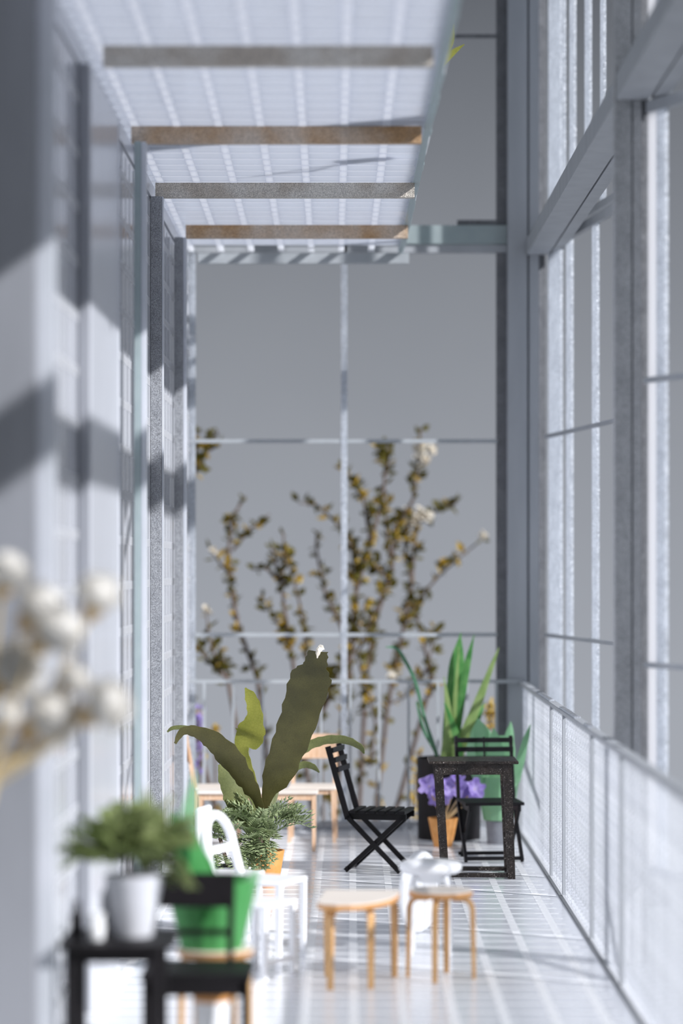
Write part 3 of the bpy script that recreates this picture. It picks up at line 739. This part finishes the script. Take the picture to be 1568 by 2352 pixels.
# --- black tub with sansevieria
Dt = 23.05
cx_ = P(1031, 1900, Dt).x
tub = pot('sansevieria_tub', cx_, Dt, 0, .275, .285, .71, 'charcoal', 'tall striped sword-leaf plant in a black tub in the far right corner', 'plant', n=36)
def K(x, y, D=Dt): return (860 + x / 3.7925, 1430 + y / 3.7925, D)
zb = 1790
px_leaf(tub, [(1030, zb, 23.05), K(640, 1170), K(672, 800), K(712, 400), K(750, 88)], [8, 15, 18, 18, 1], 'sansevieria', Dt, roll=.1, n=20)
px_leaf(tub, [(1040, zb, 23.0), K(690, 1170, 23.0), K(740, 800, 22.98), K(800, 400, 22.96), K(866, 108, 22.94)], [4, 7, 8, 8, 1], 'sansevieria', Dt, n=20)
px_leaf(tub, [(1036, zb, 22.95), K(680, 1170, 22.95), K(700, 700, 22.93), K(735, 215, 22.92)], [3, 5, 5, 1], 'sansevieria_pale', Dt, n=16)
px_leaf(tub, [(1024, zb, 22.95), K(620, 1170, 22.93), K(645, 850, 22.9), K(604, 470, 22.88)], [8, 12, 9, 1], 'sansevieria_pale', Dt, n=16)
px_leaf(tub, [(1050, zb, 22.95), K(740, 1170, 22.95), K(800, 950, 22.92), K(900, 700, 22.9), K(1000, 430, 22.88), K(1082, 218, 22.86)], [5, 9, 12, 10, 6, 1], 'sansevieria_pale', Dt, n=24)
px_leaf(tub, [(1048, zb, 23.1), K(720, 1170, 23.1), K(770, 960, 23.12), K(880, 860, 23.15), K(960, 690, 23.18)], [5, 7, 9, 8, 1], 'sansevieria', Dt, n=20)
px_leaf(tub, [(1042, zb, 22.9), K(740, 1150, 22.88), K(700, 950, 22.86), K(610, 700, 22.84)], [4, 8, 8, 2], 'sansevieria', Dt, n=16)
px_leaf(tub, [(1006, zb, 23.0), K(540, 1160, 22.98), K(440, 850, 22.95), K(355, 520, 22.9), K(265, 330, 22.85), K(190, 225, 22.8), K(95, 213, 22.75)], [3, 4.5, 4, 4, 4, 3.5, 1], 'grass_leaf', Dt, n=30)
px_leaf(tub, [(1004, zb, 23.05), K(545, 1165, 23.05), K(425, 930, 23.05), K(365, 690, 23.05)], [3, 4, 4, 2], 'grass_leaf', Dt, n=16)

# --- terracotta pot of purple flowers
Dp = 22.35
q = P(1017, 1942, Dp)
pf = pot('purple_flower_pot', q.x, Dp, 0, .078, .128, .245, 'terracotta', 'small orange pot of purple flowers under the black table', 'plant', n=4 + 20)
random.seed(5)
def blossom(parent, c, r, mat, facing, name='blossom', rings=4, n=26, ruff=.35):
    b = MB(); vs_ = [Vector((0, 0, 0))]; fs_ = []
    for i in range(1, rings + 1):
        for k in range(n):
            th = 2 * math.pi * k / n; rr_ = r * i / rings * (1 + .18 * math.sin(5 * th + 1) * i / rings)
            z = r * .35 * (i / rings) ** 2 + ruff * r * (i / rings) ** 2 * .5 * math.sin(7 * th + random.random() * .8)
            vs_.append(Vector((rr_ * math.cos(th), rr_ * math.sin(th), z)))
    for k in range(n): fs_.append((0, 1 + k, 1 + (k + 1) % n))
    for i in range(rings - 1):
        for k in range(n):
            a = 1 + i * n; fs_.append((a + k, a + n + k, a + n + (k + 1) % n, a + (k + 1) % n))
    top = len(vs_)
    vs_ += [v - Vector((0, 0, .006)) for v in vs_]; fs_ += [tuple(reversed([i + top for i in f])) for f in fs_]
    M = Matrix.Translation(c) @ Vector(facing).normalized().to_track_quat('Z', 'Y').to_matrix().to_4x4()
    MB(M).add(vs_, fs_).build(name, mat, parent, True)
for (px, py, r, f) in ((985, 1805, .085, (-.5, -1, .5)), (1010, 1815, .08, (0, -1, .6)), (1042, 1808, .10, (.1, -1, .4)), (1062, 1818, .08, (.4, -1, .2)), (1090, 1812, .085, (.6, -1, .5)), (1020, 1828, .07, (-.2, -1, -.2)), (1085, 1832, .06, (.6, -1, -.2)), (1050, 1790, .06, (.1, -.5, 1)), (1000, 1835, .06, (-.5, -1, 0))):
    c = P(px, py, Dp - .03 + random.uniform(-.04, .04)); blossom(pf, c, r, 'purple_petal', f)
    MB().tube([(q.x, Dp, .2), (c + Vector((q.x, Dp, .2))) / 2 + Vector((0, .02, 0)), c], .008, 5).build('stem', 'calyx', pf, True)

# --- green paper planter on a grey pot (right corner)
Dg = 22.60
g0 = P(1143, 1900, Dg)
gp = tag(MB().lathe([(.092, 0), (.105, .20), (.093, .20), (.086, .015), (.001, .015)], (g0.x, Dg, 0), 26).build('grey_pot', 'pot_grey', None, True), 'plain grey pot carrying the pale green planter', 'pot')
def planter(name, label, cx, cy, z, r0, r1, h, mat, blades, n=12):
    t = thing(name, (cx, cy, z), label, 'planter')
    MB().lathe([(r0, 0), (r1, h), (r1 - .006, h), (r0 - .006, .02), (.001, .02)], (cx, cy, z), n).build('bowl', mat, t)
    for b in blades: b(t)
    return t
gz = .205
planter('green_planter', 'pale green paper planter with pointed leaves behind the folding chair', g0.x, Dg, gz, .125, .195, .40 - .02, 'paper_green', [
    lambda t: px_leaf(t, [(1120, 1780, 22.50), (1112, 1730, 22.47), (1104, 1690, 22.45), (1098, 1650, 22.45)], [22, 30, 26, 2], 'paper_green', Dg, roll=.2, n=12),
    lambda t: px_leaf(t, [(1140, 1780, 22.45), (1138, 1730, 22.41), (1136, 1700, 22.39), (1133, 1672, 22.37)], [20, 22, 13, 1], 'paper_green', Dg, roll=-.3, n=12),
    lambda t: px_leaf(t, [(1162, 1780, 22.50), (1165, 1730, 22.49), (1170, 1690, 22.49), (1173, 1657, 22.49)], [20, 20, 11, 1], 'paper_green', Dg, roll=.3, n=12),
    lambda t: px_leaf(t, [(1186, 1800, 22.50), (1194, 1755, 22.36), (1206, 1705, 22.25), (1218, 1664, 22.15)], [10, 13, 9, 1], 'paper_green', Dg, roll=.6, n=12),
    lambda t: px_leaf(t, [(1150, 1790, 22.75), (1152, 1730, 22.77), (1150, 1690, 22.79)], [26, 26, 10], 'paper_green', Dg, n=12),
    lambda t: px_leaf(t, [(1100, 1800, 22.47), (1088, 1760, 22.43), (1080, 1720, 22.41), (1086, 1680, 22.41)], [10, 14, 10, 1], 'paper_green', Dg, roll=-.4, n=12)])
# --- green planter standing on the stool (left, near)
gl = P(486, 2168, 13.02)
planter('green_planter', 'deep green planter with a tall blade on the stool behind the black chair', gl.x, 13.02, .5, .155, .235, .345, 'paper_deep', [
    lambda t: px_leaf(t, [(455, 2040, 13.0), (430, 1950, 12.96), (434, 1870, 12.94), (446, 1775, 12.92)], [34, 30, 17, 2], 'paper_green', 13.0, roll=.2, n=14),
    lambda t: px_leaf(t, [(470, 2040, 12.95), (440, 1975, 12.9), (410, 1910, 12.88), (398, 1860, 12.86)], [40, 38, 22, 2], 'paper_deep', 13.0, roll=-.4, n=14),
    lambda t: px_leaf(t, [(480, 2050, 12.9), (465, 2000, 12.87), (452, 1950, 12.85), (446, 1905, 12.84)], [34, 32, 18, 2], 'paper_deep', 13.0, roll=.5, n=12),
    lambda t: px_leaf(t, [(560, 2060, 12.95), (572, 2035, 12.93), (585, 2010, 12.92), (592, 1998, 12.92)], [22, 18, 9, 2], 'paper_green', 13.0, roll=.5, n=10)], n=14)

# --- near bush in a pale pot on the dark table, cups beside it
cb = P(312, 2135, 12.0)
bush = pot('bushy_pot_plant', cb.x, 11.88, .72, .085, .135, .28, 'pot_white', 'blurred bushy green plant in a pale pot on the dark table', 'plant')
random.seed(33)
b_src = frond_mesh('sprig', 'bush_leaf', L=.22, pairs=6, ll=.085, lw=.026, droop=.3, ang=55)
ub = []
c0 = Vector((cb.x - .02, 11.88, 1.06))
frond_spray(bush, b_src, c0 + Vector((0, 0, .03)), 36, 0, 360, 20, 88, .75, 1.1, (.11, .08, .06), ub)
frond_spray(bush, b_src, c0 + Vector((-.11, 0, .04)), 16, 20, 160, 5, 75, .6, .9, (.08, .06, .06), ub)
frond_spray(bush, b_src, c0 + Vector((.09, 0, .02)), 18, -160, -20, -30, 75, .6, .85, (.08, .06, .08), ub)
MB().tube([(cb.x, 11.88, .90), tuple(c0)], .015, 6).build('stem', 'bark', bush, True)
px_leaf(bush, [(330, 2000, 11.85), (335, 1920, 11.83), (338, 1860, 11.82), (332, 1808, 11.82)], [12, 22, 16, 2], 'bush_leaf', 11.85, n=12)
vz = P(258, 2130, 12.1)
tag(MB().lathe([(.045, 0), (.05, .02), (.05, .16), (.03, .20), (.03, .25), (.022, .25), (.022, .2), (.001, .19)], (vz.x, 12.07, .72), 18).build('dark_vase', 'pot_slate', None, True), 'dark slim vase behind the pale pot on the table', 'vase')
wc = P(222, 2135, 11.75)
tag(MB().lathe([(.03, 0), (.038, .06), (.03, .075), (.036, .12), (.03, .12), (.025, .08), (.001, .07)], (wc.x, 11.75, .72), 18).build('white_cup', 'white_plastic', None, True), 'small blurred white cup left of the pale pot', 'cup')
dc = P(176, 2138, 11.8)
tag(MB().lathe([(.026, 0), (.03, .02), (.03, .10), (.016, .13), (.016, .17), (.011, .17), (.011, .13), (.001, .12)], (dc.x, 11.8, .72), 18).build('dark_bottle', 'charcoal', None, True), 'small dark bottle on the table left of the white cup', 'bottle')
# white pot with an orange rim below the black chair
wp = P(484, 2352, 12.45)
t = thing('rimmed_pot', (-.66, 12.45, 0), 'white pot with an orange rim under the black chair', 'pot')
MB().lathe([(.07, 0), (.085, .33), (.001, .33)], (-.66, 12.45, 0), 24).build('pot', 'white_plastic', t, True)
MB().lathe([(.088, .33), (.092, .365), (.08, .365), (.07, .335), (.001, .335)], (-.66, 12.45, 0), 24).build('rim', 'terracotta', t, True)

# --- near white everlasting flowers (out of focus)
DF = 10.15
wf = thing('everlasting_flower_sprig', (-1.50, DF, 0), 'blurred white fluffy flowers with straw stems at the left edge', 'flowers')
random.seed(8)
hd = MB()
for k in range(150):
    zz = 1 - 1.35 * (k + .5) / 150; th = k * 2.39996; rr_ = math.sqrt(max(0, 1 - zz * zz))
    d = Vector((rr_ * math.cos(th), rr_ * math.sin(th), zz)); a = d.orthogonal().normalized(); c = d.cross(a)
    rad = random.uniform(.85, 1.0); w = .19
    hd.add([d * .35, d * rad * .75 + a * w, d * rad + c * .05, d * rad * .75 - a * w, d * rad * .7 + c * .08], [(0, 1, 2, 4), (0, 4, 2, 3), (0, 3, 2, 1)])
hd.lathe([(.001, -.62), (.45, -.5), (.66, -.2), (.72, .1), (.62, .42), (.36, .66), (.001, .76)], n=16)
fh = hd.build('flower_head', 'petal_white', None, False, org=(0, 0, 0))
cal = MB().lathe([(.05, -1.15), (.22, -1.0), (.42, -.75), (.46, -.55), (.3, -.4), (.001, -.4)], n=14).build('calyx', 'calyx', None, True, org=(0, 0, 0))
heads = [(18, 1318, 48, 20), (92, 1392, 56, 40), (132, 1450, 62, 55), (226, 1366, 50, 20), (36, 1540, 66, 50), (243, 1620, 60, 60), (118, 1650, 66, 60), (14, 1640, 36, 10), (165, 1560, 40, 30)]
first = True
for (px, py, r, tilt) in heads:
    D = DF + random.uniform(-.12, .12); c = P(px, py, D); s = r * 1.18 * D / F
    M = Matrix.Translation(c - ORG[wf.name]) @ Matrix.Rotation(R(tilt), 4, 'Y') @ Matrix.Rotation(R(random.uniform(0, 360)), 4, 'Z') @ Matrix.Scale(s, 4)
    if first: h = fh; h.parent = wf; h.matrix_local = M; cc_ = cal; cc_.parent = h; cc_.matrix_local = Matrix.Identity(4); first = False
    else: h = copy_part(fh, wf, M=M); cc_ = copy_part(cal, h, M=Matrix.Identity(4))
    e = P(-30 + (px - 130) * .12, 1800 + (py - 1500) * .05, DF)
    low = c - Vector((math.sin(R(tilt)) * s, 0, math.cos(R(tilt)) * s))
    MB().tube([low, low * .55 + e * .45 + Vector((0, 0, -.02)), e], [.008, .009, .011], 6).build('stem', 'straw', wf, True)
MB().tube([P(116, 1705, DF), P(60, 1735, DF), P(-10, 1775, DF), P(-45, 1900, DF), (-1.50, DF, .0)], [.014, .018, .02, .02, .02], 8).build('main_stem', 'straw', wf, True)

# --- flowering twigs beyond the far window
def Q(x, y): return (400 + x / 1.96, 900 + y / 1.96)
def twig(name, label, D, paths, seed, dens=1.0, cream=()):
    random.seed(seed)
    base = P(paths[0][0][0] * .6 + 735 * .4 + random.uniform(-25, 25), 1960, D); base.z = -.70
    t = thing(name, base, label, 'twig', 'dried twigs beyond the balustrade')
    ol, ye, cr = MB(), MB(), MB()
    for pi, path in enumerate(paths):
        pts = [P(x, y, D + random.uniform(-.12, .12)) for x, y in path]
        n = len(pts)
        if pi == 0: pts[0] = Vector(base)
        r0 = .026 if pi == 0 else .017
        MB().tube(pts, [r0 * (1 - .55 * k / (n - 1)) for k in range(n)], 7).build('stem', 'bark', t, True)
        for i in range(n - 1):
            L = (pts[i + 1] - pts[i]).length; m = int(L * 66 * dens)
            if pi == 0 and i == 0: m = int(m * .3)
            for k in range(m):
                u = random.random(); p = pts[i].lerp(pts[i + 1], u)
                clump = .5 + .5 * math.sin(p.z * 9 + seed + p.x * 5)
                if random.random() > .25 + .75 * clump: continue
                d = Vector((random.gauss(0, 1), random.gauss(0, 1), random.gauss(.6, .8))).normalized(); a = d.orthogonal().normalized()
                a = Matrix.Rotation(random.uniform(0, 6.3), 3, d) @ a; l = random.uniform(.06, .15); w = l * random.uniform(.22, .38); nn = d.cross(a)
                q_ = p + d * .012
                tgt = ol if random.random() < .78 else ye
                tgt.add([q_, q_ + d * l * .5 + a * w + nn * w * .3, q_ + d * l, q_ + d * l * .5 - a * w + nn * w * .3, q_ + d * l * .5 - nn * w * .25], [(0, 1, 2, 4), (0, 4, 2, 3), (0, 3, 2, 1)])
    for px, py, r in cream:
        for k in range(int(r * 1.3)):
            c = P(px + random.gauss(0, r * .45), py + random.gauss(0, r * .45), D - .05 + random.uniform(-.06, .06)); s = random.uniform(.025, .045)
            d = Vector((random.gauss(0, 1), random.gauss(-.5, 1), random.gauss(.5, 1))).normalized(); a = d.orthogonal().normalized(); b = d.cross(a)
            ring = [c + (a * math.cos(j * 1.2566) + b * math.sin(j * 1.2566)) * s + d * s * .4 for j in range(5)]
            cr.add([c] + ring + [c - d * s * .4], [(0, 1 + j, 1 + (j + 1) % 5) for j in range(5)] + [(6, 1 + (j + 1) % 5, 1 + j) for j in range(5)])
    if ol.v: tag(ol.build('leaves', 'twig_olive', t), kind='stuff')
    if ye.v: tag(ye.build('yellow_leaves', 'twig_yellow', t), kind='stuff')
    if cr.v: tag(cr.build('blossoms', 'twig_cream', t), kind='stuff')
twig('flowering_twig', 'slender twig with yellowing leaves left of the big leaf', 27.6, [
    [(612, 1960), (591, 1558), (548, 1441), (530, 1349), (525, 1257), (535, 1186), (563, 1140)], [(533, 1265), (575, 1215), (619, 1181)], [(530, 1320), (505, 1295), (482, 1257)]], 1, cream=((490, 1264, 5),))
twig('flowering_twig', 'short leafy twig rising above the folded leaf', 27.4, [
    [(690, 1960), (675, 1538), (655, 1410), (645, 1334), (624, 1257)], [(648, 1345), (652, 1280), (650, 1221)], [(640, 1330), (610, 1305), (579, 1308)], [(660, 1480), (645, 1446), (604, 1374)], [(706, 1520), (698, 1440), (688, 1385), (672, 1330), (655, 1267)]], 2)
twig('flowering_twig', 'bare leaning twig just left of the middle window bar', 27.9, [
    [(800, 1960), (800, 1480), (780, 1430), (747, 1364), (727, 1267), (727, 1221)], [(812, 1260), (790, 1222), (757, 1186), (727, 1160), (686, 1155)]], 3, .8)
twig('flowering_twig', 'tall brown branch with dense leaves right of the middle window bar', 27.5, [
    [(795, 1960), (803, 1538), (818, 1359), (849, 1252), (880, 1145), (885, 1053), (870, 1035)], [(885, 1090), (895, 1040), (888, 1022)], [(850, 1245), (835, 1150), (803, 1095), (780, 1070)], [(820, 1350), (812, 1290), (803, 1240)], [(822, 1500), (850, 1430), (865, 1390), (885, 1350)], [(803, 1500), (830, 1420), (842, 1370)]], 4, 1.5)
twig('flowering_twig', 'upright twig tipped with white blossom right of the brown branch', 27.8, [
    [(865, 1960), (840, 1560), (859, 1436), (900, 1308), (905, 1216), (948, 1150), (962, 1050), (965, 985)], [(900, 1300), (885, 1200), (890, 1140)], [(890, 1330), (862, 1300), (850, 1280)]], 5, 1.3, cream=((970, 1062, 16), (968, 1035, 14), (990, 1030, 9)))
twig('flowering_twig', 'spreading twig with white flower cluster and long right arm', 28.1, [
    [(905, 1960), (890, 1620), (925, 1450), (931, 1410), (946, 1334), (956, 1206), (997, 1176), (1048, 1155)], [(925, 1440), (966, 1369), (1012, 1318), (1058, 1278), (1114, 1232)], [(945, 1340), (930, 1260), (925, 1180)]], 6, 1.2, cream=((930, 1180, 14), (970, 1185, 18), (950, 1195, 12), (1110, 1230, 8)))
twig('flowering_twig', 'low drooping twig left of the sword leaves', 27.3, [
    [(985, 1960), (992, 1560), (975, 1490), (966, 1455), (956, 1410)], [(985, 1530), (930, 1600), (890, 1620)], [(990, 1600), (985, 1520), (1000, 1440)]], 7, 1.0, cream=((899, 1552, 7),))
twig('flowering_twig', 'small dark twig low beside the left window post', 27.2, [
    [(540, 1960), (522, 1558), (480, 1520), (456, 1485)], [(522, 1560), (515, 1520), (503, 1487)], [(500, 1535), (480, 1460), (474, 1410)]], 8, .9, cream=((474, 1402, 8),))
twig('flowering_twig', 'yellow-leaved spray high behind the left window post', 27.0, [
    [(395, 1960), (400, 1500), (420, 1200), (445, 1090), (470, 1040), (505, 1020)], [(440, 1095), (448, 1040), (452, 990)], [(470, 1040), (490, 1005), (500, 990)]], 9, 1.6)
twig('flowering_twig', 'drooping twig with yellow leaves behind the big leaf', 27.0, [
    [(740, 1960), (735, 1640), (770, 1560), (790, 1500)], [(735, 1650), (760, 1600), (745, 1520)], [(850, 1760), (862, 1660), (835, 1560), (810, 1480)]], 10, 1.2)
# purple statice behind the left post, yellow blooms beyond the rail
def bloom_stalk(name, label, D, stalks, mat):
    b0 = P(stalks[0][0][0], 1960, D); b0.z = -.70
    t = thing(name, b0, label, 'flowers')
    for st in stalks:
        pts = [P(x, y, D) for x, y in st]
        MB().tube([b0] + pts, .012, 6).build('stem', 'bark', t, True)
        m = MB()
        for k in range(60):
            u = random.random() ** .8 * (len(pts) - 1); i = min(int(u), len(pts) - 2); c = pts[i].lerp(pts[i + 1], u - i) + Vector([random.gauss(0, .025) for _ in range(3)])
            d = Vector((random.gauss(0, 1), random.gauss(-.3, 1), random.gauss(.5, 1))).normalized(); a = d.orthogonal().normalized(); e = d.cross(a); s = random.uniform(.03, .055)
            m.add([c, c + d * s + a * s * .5, c + d * s * 1.3, c + d * s - a * s * .5, c + d * s * .8 + e * s * .3], [(0, 1, 2, 4), (0, 4, 2, 3), (0, 3, 2, 1)])
        tag(m.build('petals', mat, t), kind='stuff')
bloom_stalk('purple_statice', 'purple flower stalks beyond the rail beside the far left post', 26.2, [[(440, 1760), (437, 1680), (436, 1600)], [(458, 1790), (458, 1700), (456, 1625)]], 'purple_petal')
bloom_stalk('yellow_bloom', 'yellow bloom beyond the rail above the green planter', 25.6, [[(1122, 1690), (1126, 1650), (1128, 1615)]], 'twig_yellow')
bloom_stalk('yellow_bloom', 'pale yellow bloom beyond the rail left of the black tub', 25.9, [[(952, 1880), (955, 1800), (965, 1725)]], 'twig_yellow')
bloom_stalk('yellow_bloom', 'small yellow bloom beyond the rail left of the folded leaf', 26.4, [[(494, 1720), (490, 1695), (492, 1670)]], 'twig_yellow')

# --- plant on top of the slab, only its leaf tips showing
up = thing('slab_plant', (.26, 18.0, ZC + .05), 'plant on the upper slab with green leaf tips over the edge', 'plant')
MB().lathe([(.07, 0), (.10, .18), (.09, .18), (.06, .02), (.001, .02)], (.26, 18.0, ZC + .05), 20).build('pot', 'pot_white', up, True)
MB().lathe([(.085, .15), (.001, .16)], (.26, 18.0, ZC + .05), 20).build('soil', 'soil', up, True)
px_leaf(up, [(892, 300, 18.0), (960, 210, 18.0), (1012, 156, 18.0), (1036, 124, 18.0), (1066, 102, 18.0)], [2, 4, 4, 7, 1], 'yellow_leaf', 18.0, n=20)
px_leaf(up, [(892, 300, 18.02), (970, 200, 18.0), (1018, 140, 18.0), (1036, 96, 18.0), (1043, 56, 18.0)], [2, 3, 3, 6, 1], 'yellow_leaf', 18.0, n=20)
px_leaf(up, [(890, 300, 18.05), (970, 160, 18.0), (1036, 40, 18.0), (1050, -20, 18.0)], [2, 4, 6, 2], 'grass_leaf', 18.0, n=20)
